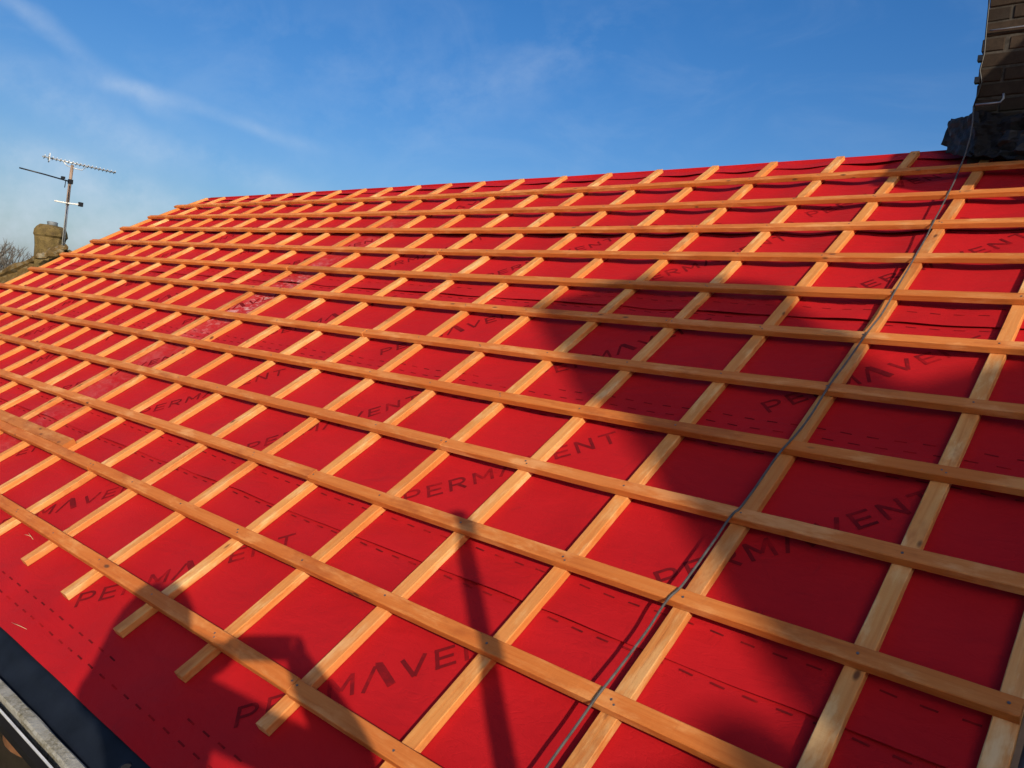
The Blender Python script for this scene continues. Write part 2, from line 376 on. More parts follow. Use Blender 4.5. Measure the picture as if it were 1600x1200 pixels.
# ------------------------------------------------------------------ the house being re-roofed
house = empty('house', (0, 0, 0))
tag(house, 'house roof stripped to red underlay with a grid of new timber battens', 'house')
CBU = [1.5065, 1.2182, 0.789, 0.4037, 0.0, -0.4004, -0.7963, -1.2106, -1.6251, -2.0289, -2.4445, -2.8581, -3.250, -3.630, -4.000,
       -4.380, -4.755, -5.185, -5.585, -5.985, -6.410, -6.900, -7.295]
BV = [0.0, -0.3557, -0.701, -1.0473, -1.3831, -1.7216, -2.0774, -2.4182, -2.7601, -3.105, -3.4511, -3.7977]
RIDGE_V, EAVE_V, VL, VR = 0.43, -4.117, -7.335, 1.535
edges_u = sorted(CBU)
def nz(x, y, z=0.0): return noise.noise(Vector((x, y, z)))
def hfelt(u, v):
    """underlay draped between the counter battens"""
    a = None
    for k in range(len(edges_u)-1):
        if edges_u[k] <= u <= edges_u[k+1]: a, b = edges_u[k], edges_u[k+1]; break
    if a is None: return -0.001
    t = (u-a)/(b-a); w = math.sin(math.pi*t)**2
    amp = 0.0035 + 0.004*(nz(a*1.7, v*1.1) + 0.5) + sm(-1.6, -0.3, v)*sm(-3.5, 0.2, u)*(0.012 + 0.010*nz(a*2.3+5, v*2.6))
    amp = max(0.001, amp)
    rip = 0.0022*nz(u*3.2, v*7.0, 3.0)*math.sin(math.pi*t)
    rip += sm(-1.3, -0.2, v)*sm(-0.8, 0.8, u)*0.006*nz(u*4.0+9, v*5.0, 1.0)*math.sin(math.pi*t)
    return -0.001 - amp*w + rip
LAPS = [-4.117, -3.237, -2.37, -1.505, -0.65, 0.315]
def bay_t(u):
    for k in range(len(edges_u)-1):
        if edges_u[k] <= u <= edges_u[k+1]: return math.sin(math.pi*(u-edges_u[k])/(edges_u[k+1]-edges_u[k])), k
    return 0.0, 0
def usamples():
    us = [VL]
    e = [x for x in edges_u]
    for k in range(len(e)-1):
        n = 12
        us += [e[k] + (e[k+1]-e[k])*i/n for i in range(n)]
    us += [e[-1], 1.527]
    return us
US = usamples()
def sheet_h(k, u, v):
    e = LAPS[k]; h = hfelt(u, v)
    st, b = bay_t(u)
    lift = max(0.0, nz(u*2.1+11*k, 7.3*k) + 0.30)*0.016*st
    if k == 5: lift = 0.004*st + max(0.0, nz(u*1.8+40, 2.0) + 0.35)*0.016*st
    h += (0.0030 + lift)*(1-sm(0.0, 0.14, v-e)) if k > 0 else 0.0
    if k < 5 and v > LAPS[k+1]-0.005: h -= 0.003
    return h
def lap_edge(k, u):
    return LAPS[k] + (0.006*nz(u*0.8+3*k, 1.0+k) + (0.012*nz(u*2.4, 9.0) if k == 5 else 0.0) if k else 0.004*nz(u*1.2, 0.3))
sheets = []
for k in range(5):
    mb = MB(); v0, v1 = LAPS[k], LAPS[k+1]+0.11
    nv = 34
    fr = [0, .004, .012, .024, .04, .06] + [0.06 + 0.94*i/nv for i in range(1, nv+1)]
    ids = []
    for t in fr:
        row = []
        for u in US:
            v = lap_edge(k, u)*(1-t) + v1*t
            row.append(mb.add([RW(u, v, sheet_h(k, u, v))])[0])
        ids.append((t, row))
    for a in range(len(ids)-1):
        for c in range(len(US)-1):
            va, vb = v0*(1-ids[a][0]) + v1*ids[a][0], v0*(1-ids[a+1][0]) + v1*ids[a+1][0]
            mb.face([ids[a][1][c], ids[a][1][c+1], ids[a+1][1][c+1], ids[a+1][1][c]],
                    [(US[c], va), (US[c+1], va), (US[c+1], vb), (US[c], vb)], True)
    o = mb.build('underlay_sheet', M_FELT, house); sheets.append(o)
# ridge strip folded over the top
mb = MB(); rows = []
RV = [0.0, .01, .03, .06, .09, .115]
for t in RV:
    rows.append([(RW(u, lap_edge(5, u)+t, sheet_h(5, u, lap_edge(5, u)+t)), (u, 0.315+t)) for u in US])
def ridge_pt(u, ang, r=0.02):
    c = W(u, RIDGE_V, 0) + Vector((0, 0, sag(u, RIDGE_V)*CP - 0.004 + 0.006*nz(u*1.3, 4.0)))
    return c + Vector((0, math.sin(ang)*r*1.2, math.cos(ang)*r - r + 0.012))
for q, ang in enumerate((-0.5, 0.0, 0.6)):
    rows.append([(ridge_pt(u, ang), (u, 0.45+0.02*q)) for u in US])
for q, d in enumerate((0.12, 0.35)):
    rows.append([(ridge_pt(u, 0.6) + Vector((0, d*CP, -d*SP)), (u, 0.5+d)) for u in US])
ids = [mb.add([p for p, _ in r]) for r in rows]
for a in range(len(rows)-1):
    for c in range(len(US)-1):
        mb.face([ids[a][c], ids[a][c+1], ids[a+1][c+1], ids[a+1][c]], [rows[a][c][1], rows[a][c+1][1], rows[a+1][c+1][1], rows[a+1][c][1]], True)
mb.build('ridge_underlay_strip', M_FELT, house)

# added sheet under the membrane to block light, rear slope, walls
mb = MB()
def slab(p0, p1, p2, p3, th):
    n = (p1-p0).cross(p3-p0).normalized()*th
    mb.hexa([p0-n, p1-n, p2-n, p3-n, p0, p1, p2, p3])
mb_front = mb
nU = 16
for i in range(nU):
    ua, ub = VL+0.01 + (VR-VL-0.02)*i/nU, VL+0.01 + (VR-VL-0.02)*(i+1)/nU
    for va, vb in ((-4.06, -3.2), (-3.2, -2.2), (-2.2, -1.2), (-1.2, -0.4), (-0.4, 0.40)):
        i4 = mb.add([RW(ua, va, -0.05), RW(ub, va, -0.05), RW(ub, vb, -0.05), RW(ua, vb, -0.05)])
        mb.face(i4)
mb.build('light_block_sheet', M_LIGHT_BLOCK, house)
mb = MB(); rp = W(0, RIDGE_V, -0.03); ry, rz = rp.y, rp.z
d = 4.5
slab(Vector((VL, ry, rz)), Vector((VR, ry, rz)), Vector((VR, ry+d*CP, rz-d*SP)), Vector((VL, ry+d*CP, rz-d*SP)), -0.03)
mb.build('rear_slope', M_TILE2, house)
eY, eZ = W(0, EAVE_V, 0).y, W(0, EAVE_V, 0).z
mb = MB()
wx0, wx1, wy0, wy1 = VL+0.12, VR-0.02, eY+0.28, ry+4.4*CP-0.3
mb.box(((wx0+wx1)/2, wy0+0.05, (GZ+eZ-0.22)/2), (wx1-wx0, 0.1, eZ-0.22-GZ))
mb.box(((wx0+wx1)/2, wy1-0.05, (GZ+eZ-0.22)/2), (wx1-wx0, 0.1, eZ-0.22-GZ))
for x in (wx0+0.05, wx1-0.05):
    i = mb.add([(x-0.05, wy0+0.11, GZ), (x-0.05, wy1-0.11, GZ), (x-0.05, wy1-0.11, eZ-0.2), (x-0.05, ry, rz-0.2), (x-0.05, wy0+0.11, eZ-0.2),
                (x+0.05, wy0+0.11, GZ), (x+0.05, wy1-0.11, GZ), (x+0.05, wy1-0.11, eZ-0.2), (x+0.05, ry, rz-0.2), (x+0.05, wy0+0.11, eZ-0.2)])
    mb.face(i[:5]); mb.face(i[5:][::-1])
    for k in range(5): k2 = (k+1) % 5; mb.face([i[k2], i[k], i[k+5], i[k2+5]])
mb.build('wall', M_WALL, house)

# ---- battens
def rect_profile(w, h, c=0.0022):
    return [(0, c), (c*0.6, 0), (w-c*0.6, 0), (w, c), (w, h-c), (w-c, h), (c, h), (0, h-c)]
def perim(pr):
    out = [0.0]
    for k in range(len(pr)):
        a, b = pr[k], pr[(k+1) % len(pr)]; out.append(out[-1] + math.hypot(b[0]-a[0], b[1]-a[1]))
    return out
def batten(name, u0, u1, v0, h0, w=0.047, th=0.025, mat=None, seed=0.0, parent=house, skew=0.0):
    pr = rect_profile(w, th); mb = MB(); n = max(2, int((u1-u0)/0.06))
    us = [u0 + (u1-u0)*i/n for i in range(n+1)]
    rings = []
    for u in us:
        wob = 0.0055*nz(u*0.55+seed, seed*3.1) + 0.001*nz(u*3+seed, 2.0)
        hw = 0.0012*nz(u*0.9+seed, 5.5)
        rings.append([RW(u, v0+wob+skew*(u-u0)+a+0.0009*nz(u*23, seed+k*1.7), h0+hw+b+0.0007*nz(u*19, seed+k*2.9+50)) for k, (a, b) in enumerate(pr)])
    mb.sweep(rings, (us, [p + seed*0.37 for p in perim(pr)]))
    return mb.build(name, mat or M_BAT, parent)
def counter(u0, v0, v1, h0=0.0005, w=0.047, th=0.025, seed=0.0):
    pr = rect_profile(w, th); mb = MB(); n = 66; vsam = [v0 + (v1-v0)*i/n for i in range(n+1)]
    rings = []
    for v in vsam:
        wob = 0.004*nz(v*0.5+seed, seed*1.7) + 0.001*nz(v*3, seed)
        rings.append([RW(u0-w/2+wob+a+0.0011*nz(v*21, seed+k*1.7), v, h0+b+0.0008*nz(v*17, seed+k*2.9+50)) for k, (a, b) in enumerate(pr)][::-1])
    mb.sweep(rings, (vsam, [p + seed*0.61 for p in perim(pr)]))
    return mb.build('counter_batten', M_CB, house)
ENDS = {4: -3.896, 5: -3.912, 6: -3.916, 7: -3.921, 8: -3.911}
for i, u in enumerate(CBU):
    counter(u, ENDS.get(i, -3.915 + 0.008*nz(i*1.3, 0)), 0.385 + 0.02*nz(i*2.1, 4), seed=i*1.37+0.4)
LEFT = [-7.36, -7.32, -7.31, -7.31, -7.335, -7.35, -7.34, -7.36, -7.33, -7.35, -7.34, -7.36]
JOINT = [7, 10, 5, 9, 12, 4, 8, 11, 5, 6, 9, 4]
JOINT2 = [18, 20, 16, 19, 0, 15, 18, 0, 15, 17, 0, 14]
def nail_heads(parent, pts):
    mb = MB()
    for (u, v, h, r) in pts:
        c = RW(u, v, h); n = 7
        ring = [RW(u + r*math.cos(2*math.pi*k/n), v + r*math.sin(2*math.pi*k/n), h) for k in range(n)]
        top = [p + (RW(u, v, h+0.0012)-c) for p in ring]
        mb.sweep([ring, top], cap=True)
    o = mb.build('nail_heads', M_NAIL, parent); o['kind'] = 'stuff'; return o
for j, v in enumerate(BV):
    right = VR - 0.005 + 0.006*nz(j, 1.0)
    cuts = [right, CBU[JOINT[j]]] + ([CBU[JOINT2[j]]] if JOINT2[j] else []) + [LEFT[j]]
    for q in range(len(cuts)-1):
        ua, ub = cuts[q+1] + (0.0012 if q < len(cuts)-2 else 0), cuts[q] - (0.0012 if q else 0)
        dv = 0.0 if q == 0 else (0.006 if j == 9 else 0.005*nz(j*1.7, 3.3+q))
        a = batten('batten', ua, ub, v + dv, 0.0262 + (0.0015 if (j == 9 and q) else 0.0008*q), seed=j*2.3+1+q*17.7, w=0.047 + 0.0015*nz(j, q*3.0))
        pts = []
        for i, u in enumerate(CBU):
            if i > 13 or not (ua-0.03 < u < ub+0.03): continue
            u2 = min(max(u + 0.006*nz(i*3.1, j*1.9), ua+0.012), ub-0.012)
            pts.append((u2, v + dv + 0.0235 + 0.009*nz(i*1.1, j*2.7), 0.0514, 0.0034))
            if (i+j) % 4 == 0: pts.append((min(u2+0.013, ub-0.008), v + dv + 0.014, 0.0514, 0.003))
        if pts: nail_heads(a, pts)

# ---- printed lettering and dashed lap lines on the membrane
def arc(cx, cy, rx, ry, a0, a1, n=7):
    return [(cx + rx*math.cos(math.radians(a0+(a1-a0)*k/n)), cy + ry*math.sin(math.radians(a0+(a1-a0)*k/n))) for k in range(n+1)]
T_ = 0.15
GLY = {
 'P': (0.86, [[(0.085, 0), (0.085, 1)], [(0, .915), (.5, .915)] + arc(.5, .68, .26, .235, 90, -90)[1:] + [(.1, .445)]]),
 'E': (0.80, [[(0.085, 0), (0.085, 1)], [(0, .915), (.76, .915)], [(.1, .5), (.70, .5)], [(0, .085), (.76, .085)]]),
 'R': (0.90, [[(0.085, 0), (0.085, 1)], [(0, .915), (.5, .915)] + arc(.5, .69, .26, .225, 90, -90)[1:] + [(.1, .465)], [(.42, .46), (.80, 0)]]),
 'M': (1.06, [[(0.085, 0), (0.085, 1)], [(.10, .95), (.50, .30)], [(.50, .30), (.90, .95)], [(.915, 0), (.915, 1)]]),
 'A': (1.10, [[(-.02, -.05), (.42, 1.06)], [(.42, 1.06), (.56, 1.06), (1.02, -.05)]]),
 'V': (0.98, [[(.04, 1), (.47, .04)], [(.47, .04), (.90, 1)]]),
 'N': (0.94, [[(0.085, 0), (0.085, 1)], [(.10, .94), (.78, .06)], [(.795, 0), (.795, 1)]]),
 'T': (0.82, [[(-.02, .915), (.84, .915)], [(.41, 0), (.41, .9)]]),
}
def thick(mb, pts, th, place):
    """flat ribbon along a polyline, cut finely enough to lie on the draped sheet"""
    P = []
    for a, b in zip(pts, pts[1:]):
        n = max(1, int(math.hypot(b[0]-a[0], b[1]-a[1])/0.3))
        P += [(a[0]+(b[0]-a[0])*k/n, a[1]+(b[1]-a[1])*k/n) for k in range(n)]
    P.append(pts[-1])
    L = []
    for i, p in enumerate(P):
        a, b = P[max(i-1, 0)], P[min(i+1, len(P)-1)]
        dx, dy = b[0]-a[0], b[1]-a[1]; l = math.hypot(dx, dy) or 1
        nx, ny = -dy/l*th/2, dx/l*th/2
        L.append((mb.add([place(p[0]+nx, p[1]+ny)])[0], mb.add([place(p[0]-nx, p[1]-ny)])[0]))
    for (a, b), (c, d2) in zip(L, L[1:]): mb.face([b, d2, c, a], None, True)
CAPH, SPC, XS = 0.072, 0.28, 1.06
def sheet_of(v):
    k = 0
    while k < 4 and v > LAPS[k+1]+0.004: k += 1
    return k
def word(u0, v0, ang=46.0):
    ca, sa = math.cos(math.radians(ang)), math.sin(math.radians(ang))
    k = sheet_of(v0); mb = MB(); x = -0.4
    lift = 0.0013
    for ch in 'PERMAVENT':
        wd, strokes = GLY[ch]
        for q, st in enumerate(strokes):
            th = T_ if ch != 'A' else (0.15 if q == 0 else 0.32)
            if ch == 'V': th = 0.17
            def place(gx, gy, x=x, q=q):
                X, Y = (x+gx*XS)*CAPH, (gy-0.5)*CAPH
                u, v = u0 + X*ca - Y*sa, v0 + X*sa + Y*ca
                return RW(u, v, sheet_h(k, u, v) + lift + 0.00012*q)
            thick(mb, st, th, place)
        x += wd*XS + SPC
    o = mb.build('printed_lettering', M_INK, sheets[k]); return o
for v0, u00, step in ((-3.885, -0.105, 1.030), (-2.993, -0.345, 1.030), (-2.130, -0.390, 1.016), (-1.240, 0.594, 1.02), (-0.385, 0.12, 3.06)):
    for i in range(-8, 3):
        u0 = u00 + step*i
        if u0 < -6.6 or u0 > 1.0: continue
        word(u0, v0)
def dashes(v0, shift, k, length=0.036, pitch=0.08, th=0.0055):
    mb = MB(); u = -6.5 + shift
    while u < 1.45:
        if nz(u*1.1, v0*9) > -0.42:
            pts = [(u, v0), (u+length, v0 - 0.0015)]
            thick(mb, pts, th, lambda a, b: RW(a, b, sheet_h(k, a, b) + 0.0011))
        u += pitch
    o = mb.build('printed_dashes', M_DASH, sheets[k]); o['kind'] = 'stuff'; return o
for k, rows_ in ((0, (-3.978, -4.032, -3.250)), (1, (-3.112, -2.395)), (2, (-2.222, -2.272, -1.528)), (3, (-1.365, -1.415, -0.675)), (4, (-0.51, -0.56))):
    for q, r_ in enumerate(rows_): dashes(r_, 0.04*(q % 2)+0.013*k, k)

# ---- eaves: tray, gutter lips
def strip(name, prof, u0, u1, mat, step=0.09, rough=0.0, seed=0.0, smooth=False, closed=True):
    mb = MB(); n = int((u1-u0)/step); rings = []
    for i in range(n+1):
        u = u0 + (u1-u0)*i/n
        rings.append([Vector((u, y + rough*nz(u*6+seed, k*2.2), z + rough*nz(u*6+seed, k*2.2+7))) for k, (y, z) in enumerate(prof)])
    mb.sweep(rings, ([i*step for i in range(n+1)], [0.02*k for k in range(len(prof)+1)]), smooth=smooth, closed=closed)
    return mb.build(name, mat, house)
strip('eaves_tray', [(eY+0.05, eZ+0.018), (eY-0.004, eZ-0.012), (eY-0.022, eZ-0.030), (eY-0.030, eZ-0.044), (eY-0.056, eZ-0.068), (eY-0.075, eZ-0.100),
                     (eY-0.070, eZ-0.104), (eY-0.050, eZ-0.075), (eY-0.025, eZ-0.050), (eY+0.05, eZ+0.005)], VL, VR, M_TRAY, 0.09, 0.0022, 3.0, True)
strip('gutter_wall', [(eY-0.074, eZ-0.15), (eY-0.074, eZ-0.066), (eY-0.080, eZ-0.063), (eY-0.106, eZ-0.067), (eY-0.110, eZ-0.075), (eY-0.094, eZ-0.090), (eY-0.094, eZ-0.15)], VL, VR, M_LICH, 0.02, 0.0030, 1.0)
strip('gutter_lip', [(eY-0.1275, eZ-0.0905), (eY-0.1225, eZ-0.0885), (eY-0.1215, eZ-0.0925), (eY-0.1270, eZ-0.0945)], VL, VR, M_GUTW, 0.2, 0.0008, 2.0)
strip('gutter_dark_gap', [(eY-0.0945, eZ-0.15), (eY-0.100, eZ-0.115), (eY-0.1205, eZ-0.095), (eY-0.1255, eZ-0.096), (eY-0.124, eZ-0.13), (eY-0.112, eZ-0.17), (eY-0.098, eZ-0.19)], VL, VR, M_BLACK, 0.2, 0.0008, 4.0)  # black gutter body, its colour also standing in for the shaded gap
strip('fascia', [(eY+0.05, eZ-0.02), (eY+0.03, eZ-0.04), (eY+0.03, eZ-0.24), (eY+0.05, eZ-0.24)], VL, VR, M_WHITE, 0.5)
mb = MB(); cc = W(-0.287, -4.133, 0.0) + Vector((0, -0.012, -0.028)); nr = (CAM-cc).normalized()
mb.tube([cc-nr*0.012, cc+nr*0.004, cc+nr*0.007], 0.021, 14, taper=[1, 1, 0.8]); mb.build('gutter_bracket', M_BLACK, house)
# right-hand verge: grey metal edge trim and dark soaker below it
mb = MB(); n = 40; rings = []
for i in range(n+1):
    v = -4.1 + 4.4*i/n
    wv = 0.003*nz(v*3, 2)
    rings.append([RW(1.542+wv, v, 0.0), RW(1.552+wv, v, 0.020), RW(1.584+wv, v, 0.016), RW(1.590+wv, v, -0.06), RW(1.542+wv, v, -0.06)][::-1])
mb.sweep(rings); mb.build('verge_trim', plain('weathered_grey_trim', (0.11, 0.13, 0.14), 0.5, 0.4, 0.5, 25), house)

# ---- chimney on the ridge
CX0, CX1, CY0, CY1, CZ0, CZ1 = 0.69, 1.59, 0.15, 0.83, -0.15, 1.72
COURSE = 0.077
core = MB(); core.box(((CX0+CX1)/2, (CY0+CY1)/2, (CZ0+CZ1)/2), (CX1-CX0-0.012, CY1-CY0-0.012, CZ1-CZ0))
stack = core.build('chimney_stack', M_MORT, house)
def brick_mesh(lx, ly, lz, seed):
    bm = bmesh.new(); bmesh.ops.create_cube(bm, size=1.0)
    rnd = random.Random(seed)
    for v in bm.verts:
        v.co.x *= lx; v.co.y *= ly; v.co.z *= lz
        v.co += Vector((rnd.uniform(-1, 1), rnd.uniform(-1, 1), rnd.uniform(-1, 1)))*0.0022
    bmesh.ops.bevel(bm, geom=bm.edges[:], offset=0.004, segments=1, affect='EDGES')
    m = D.meshes.new('brick'); bm.to_mesh(m); bm.free(); m.materials.append(M_BRICK); return m
FULL = [brick_mesh(0.215, 0.1, 0.066, s) for s in range(4)]
HALF = [brick_mesh(0.1025, 0.1, 0.066, 10+s) for s in range(3)]
SIDE = [brick_mesh(0.1, 0.215, 0.066, 20+s) for s in range(3)]
nb = 0
def put(mesh, x, y, z):
    global nb
    o = D.objects.new('brick', mesh); COL.objects.link(o); o.location = (x + random.uniform(-.003, .003), y + random.uniform(-.005, .003), z + random.uniform(-.002, .002)); o.parent = stack
    o.rotation_euler = (random.uniform(-.02, .02), random.uniform(-.01, .01), random.uniform(-.015, .015)); nb += 1
ncourse = int((CZ1-0.18)/COURSE)
for c in range(ncourse):
    z = 0.18 + c*COURSE + 0.033
    for y in (CY0+0.05, CY1-0.05):
        if c % 2 == 0:
            for k in range(4): put(FULL[(c*3+k) % 4], CX0+0.1125+0.225*k, y, z)
        else:
            put(HALF[c % 3], CX0+0.0513, y, z); put(HALF[(c+1) % 3], CX1-0.0513, y, z)
            for k in range(3): put(FULL[(c+k) % 4], CX0+0.225+0.225*k, y, z)
    for x in (CX0+0.05, CX1-0.05):
        for k in range(2): put(SIDE[(c+k) % 3], x, CY0+0.23+0.225*k, z)
mb = MB(); mb.box(((CX0+CX1)/2, (CY0+CY1)/2, CZ1+0.04), (CX1-CX0+0.12, CY1-CY0+0.12, 0.08)); mb.build('cap_slab', M_MORT, stack)
for x in (0.95, 1.35):
    mb = MB(); mb.tube([(x, 0.49, CZ1+0.08), (x, 0.49, CZ1+0.14), (x, 0.49, CZ1+0.40), (x, 0.49, CZ1+0.44)], 0.12, 16, taper=[1.1, 1.0, 0.88, 1.0])
    mb.build('chimney_pot', M_TILE2, stack)
# crumpled lead and torn felt round the foot of the stack
def crumple(name, corners, mat, amp, seed, n=9, th=0.004):
    a, b, c, d = [Vector(p) for p in corners]; mb = MB(); ids = []
    nrm = (b-a).cross(d-a).normalized()
    for layer in (0, 1):
        g_ = []
        for i in range(n+1):
            row = []
            for j in range(n+1):
                s, t = i/n, j/n
                p = a*(1-s)*(1-t) + b*s*(1-t) + c*s*t + d*(1-s)*t
                p = p + nrm*(amp*nz(s*2.7+seed, t*2.7) + amp*0.5*nz(s*7+seed, t*6, 2) + amp*0.35*abs(nz(s*13+seed, t*11, 5)) + layer*th) + (b-a)*0.05*nz(t*5, seed)*(1 if s in (0, 1) else 0) + (d-a)*0.09*nz(s*5, seed+4)*(1 if t in (0, 1) else 0)
                row.append(mb.add([p])[0])
            g_.append(row)
        ids.append(g_)
    for L, g_ in enumerate(ids):
        for i in range(n):
            for j in range(n):
                f = [g_[i][j], g_[i+1][j], g_[i+1][j+1], g_[i][j+1]]
                mb.face(f if L else f[::-1])
    o0, o1 = ids
    ringA = [(i, 0) for i in range(n)] + [(n, j) for j in range(n)] + [(i, n) for i in range(n, 0, -1)] + [(0, j) for j in range(n, 0, -1)]
    for k in range(len(ringA)):
        p, q = ringA[k], ringA[(k+1) % len(ringA)]
        mb.face([o0[p[0]][p[1]], o0[q[0]][q[1]], o1[q[0]][q[1]], o1[p[0]][p[1]]])
    return mb.build(name, mat, stack)
def cp(px, py, y):
    """point on the plane Y = y seen at a photo pixel"""
    d = M3 @ Vector(((px-800)/F_PX, -(py-600)/F_PX, -1.0)); t = (y-CAM.y)/d.y; return CAM + d*t
crumple('lead_flashing', [cp(1478, 240, 0.20), cp(1530, 246, 0.06), cp(1530, 176, 0.10), cp(1484, 190, 0.26)], M_LEAD, 0.02, 1.0, 16)
crumple('lead_flashing', [cp(1470, 226, 0.28), cp(1512, 240, 0.30), cp(1520, 182, 0.22), cp(1486, 186, 0.30)], M_LEAD, 0.012, 5.0, 6)
crumple('lead_flashing', [cp(1522, 246, 0.03), cp(1640, 250, 0.03), cp(1640, 184, 0.12), cp(1522, 176, 0.12)], M_BITU, 0.05, 9.0, 22)
crumple('torn_felt_apron', [cp(1515, 247, 0.09), cp(1660, 256, 0.05), cp(1660, 216, 0.06), cp(1515, 226, 0.12)], M_BITU, 0.035, 13.0, 20)
crumple('torn_felt_apron', [cp(1560, 248, 0.06), cp(1625, 250, 0.0), cp(1625, 200, 0.05), cp(1566, 206, 0.06)], M_LEAD, 0.04, 17.0, 8)
# cable fixed up the corner of the stack, bracket rod and clips
mb = MB(); pts = [cp(x, y, 0.125) for x, y in ((1547, -30), (1545, 10), (1541, 48), (1538, 84), (1531, 110), (1534, 128), (1527, 150), (1521, 168))]
mb.tube(pts, 0.0045, 7); mb.build('aerial_lead', M_BLACK, stack)
mb = MB(); mb.tube([cp(x, y, 0.10) for x, y in ((1524, 164), (1545, 162), (1563, 160), (1568, 154), (1568, 146))], 0.0055, 7); mb.build('bracket_rod', M_STEEL, stack)
for (x, y) in ((1532, 92), (1527, 126)):
    mb = MB(); p = cp(x, y, 0.12); mb.box(p, (0.022, 0.03, 0.03)); mb.build('cable_clip', M_BLACK, stack)
mb = MB(); mb.tube([cp(x, y, 0.132) for x, y in ((1546, 48), (1570, 45), (1600, 41), (1640, 38))], 0.0045, 6); mb.build('wall_wire', M_STEEL, stack)

# ------------------------------------------------------------------ cable lying down the roof
def hit_roof(px, py, h):
    d = RX.inverted() @ (M3 @ Vector(((px-800)/F_PX, -(py-600)/F_PX, -1.0))); c = Vector(CPOS); z = h
    for _ in range(6):
        t = (z-c.z)/d.z; p = c + d*t; z = h + sag(p.x, p.y)
    return p.x, p.y
cpx = [(1500, 262), (1483, 300), (1457, 350), (1435, 392), (1407, 440), (1381, 485), (1351, 526), (1300, 597), (1252, 669), (1212, 716), (1160, 789), (1143, 806),
       (1100, 866), (1066, 914), (1044, 936), (1010, 985), (960, 1055), (920, 1106), (855, 1196), (815, 1252)]
path = [cp(1521, 166, 0.11), cp(1520, 190, 0.05), cp(1516, 214, 0.0), cp(1508, 242, -0.03)]
ctrl = []
for x, y in cpx:
    u, v = hit_roof(x, y, 0.0555); ctrl.append((u, v))
ctrl.append((0.76, -3.95)); ctrl.append((0.77, -4.15))
fine = []
for i in range(len(ctrl)-1):
    p0, p1, p2, p3 = ctrl[max(i-1, 0)], ctrl[i], ctrl[i+1], ctrl[min(i+2, len(ctrl)-1)]
    for k in range(7):
        t = k/7
        q = [0.5*((2*p1[c]) + (-p0[c]+p2[c])*t + (2*p0[c]-5*p1[c]+4*p2[c]-p3[c])*t*t + (-p0[c]+3*p1[c]-3*p2[c]+p3[c])*t*t*t) for c in (0, 1)]
        fine.append(q)
for u, v in fine:
    g_ = min(range(len(BV)), key=lambda j: abs(v-BV[j]-0.023)); dd = abs(v-BV[g_]-0.023)
    path.append(RW(u + 0.0035*nz(v*3.1, 1.0) + 0.0012*nz(v*11, 2.0), v, 0.0565 - 0.003*sm(0.02, 0.15, dd) + 0.0015*nz(u*9, v*7)))
path.append(Vector((0.775, eY-0.16, eZ-0.10))); path.append(Vector((0.78, eY-0.19, eZ-0.5))); path.append(Vector((0.78, eY-0.17, eZ-1.4)))
mb = MB(); mb.tube(path, 0.0035, 8)
tag(mb.build('cable', M_CABLE), 'thin grey cable hanging from the chimney down across the battens', 'cable')

# ------------------------------------------------------------------ loose things on the roof
mb_o = batten('loose_board', -3.75, -2.43, -3.402, 0.0265, 0.062, 0.029, M_BOARD, 8.8, None)
tag(mb_o, 'short brown board lying along the upper edge of a batten at left', 'board')
spl = [((-1.30, -4.085), (-1.19, -4.070), 'pale wood splinter lying near the eaves edge at far left'),
       ((-1.89, -3.822), (-1.83, -3.812), 'tiny pale wood shaving below the lowest batten at left'),
       ((-1.885, -3.806), (-1.80, -3.818), 'thin pale wood sliver beside the tiny shaving under the lowest batten')]
M_SPL = plain('pale_splinter', (0.72, 0.50, 0.28), 0.8, 0.2, 0.1)
for a, b, lab in spl:
    mb = MB(); mb.tube([RW(*a, sheet_h(0, *a)+0.003), RW((a[0]+b[0])/2, (a[1]+b[1])/2, sheet_h(0, *a)+0.006), RW(*b, sheet_h(0, *b)+0.003)], 0.0011, 5, taper=[0.5, 1, 0.4])
    tag(mb.build('wood_splinter', M_SPL), lab, 'splinter', 'wood splinters on the membrane')

# ------------------------------------------------------------------ scaffold beside the eaves
sc = empty('scaffold', (0, 0, 0)); tag(sc, 'steel tube scaffold with boards along the eaves', 'scaffold')
PZ = -2.62
shadow_top = W(*hit_roof(715, 800, 0.0), 0) + SUN*3.35
mb = MB(); mb.tube([(shadow_top.x, shadow_top.y, GZ), (shadow_top.x, shadow_top.y, shadow_top.z-0.02), tuple(shadow_top)], 0.0255, 14); mb.build('standard', M_STEEL, sc)
for x in (-2.6, -6.0):
    mb = MB(); mb.tube([(x, -4.95, GZ), (x, -4.95, -1.9)], 0.0242, 12); mb.build('standard', M_STEEL, sc)
mb = MB(); mb.tube([(-6.8, -4.9, PZ-0.07), (3.2, -4.9, PZ-0.07)], 0.0242, 12); mb.build('ledger', M_STEEL, sc)
mb = MB(); mb.tube([(-6.8, -3.78, PZ-0.07), (3.2, -3.78, PZ-0.07)], 0.0242, 12); mb.build('ledger', M_STEEL, sc)
for k in range(6):
    mb = MB(); y = -3.60 - 0.11 - k*0.235
    for x0, x1 in ((-6.9, -3.0), (-2.99, 0.9), (0.91, 3.6)):
        mb.box(((x0+x1)/2, y, PZ-0.02 + 0.004*((k+int(x0)) % 2)), (x1-x0-0.01, 0.225, 0.038))
    mb.build('scaffold_board', M_SCAF, sc)
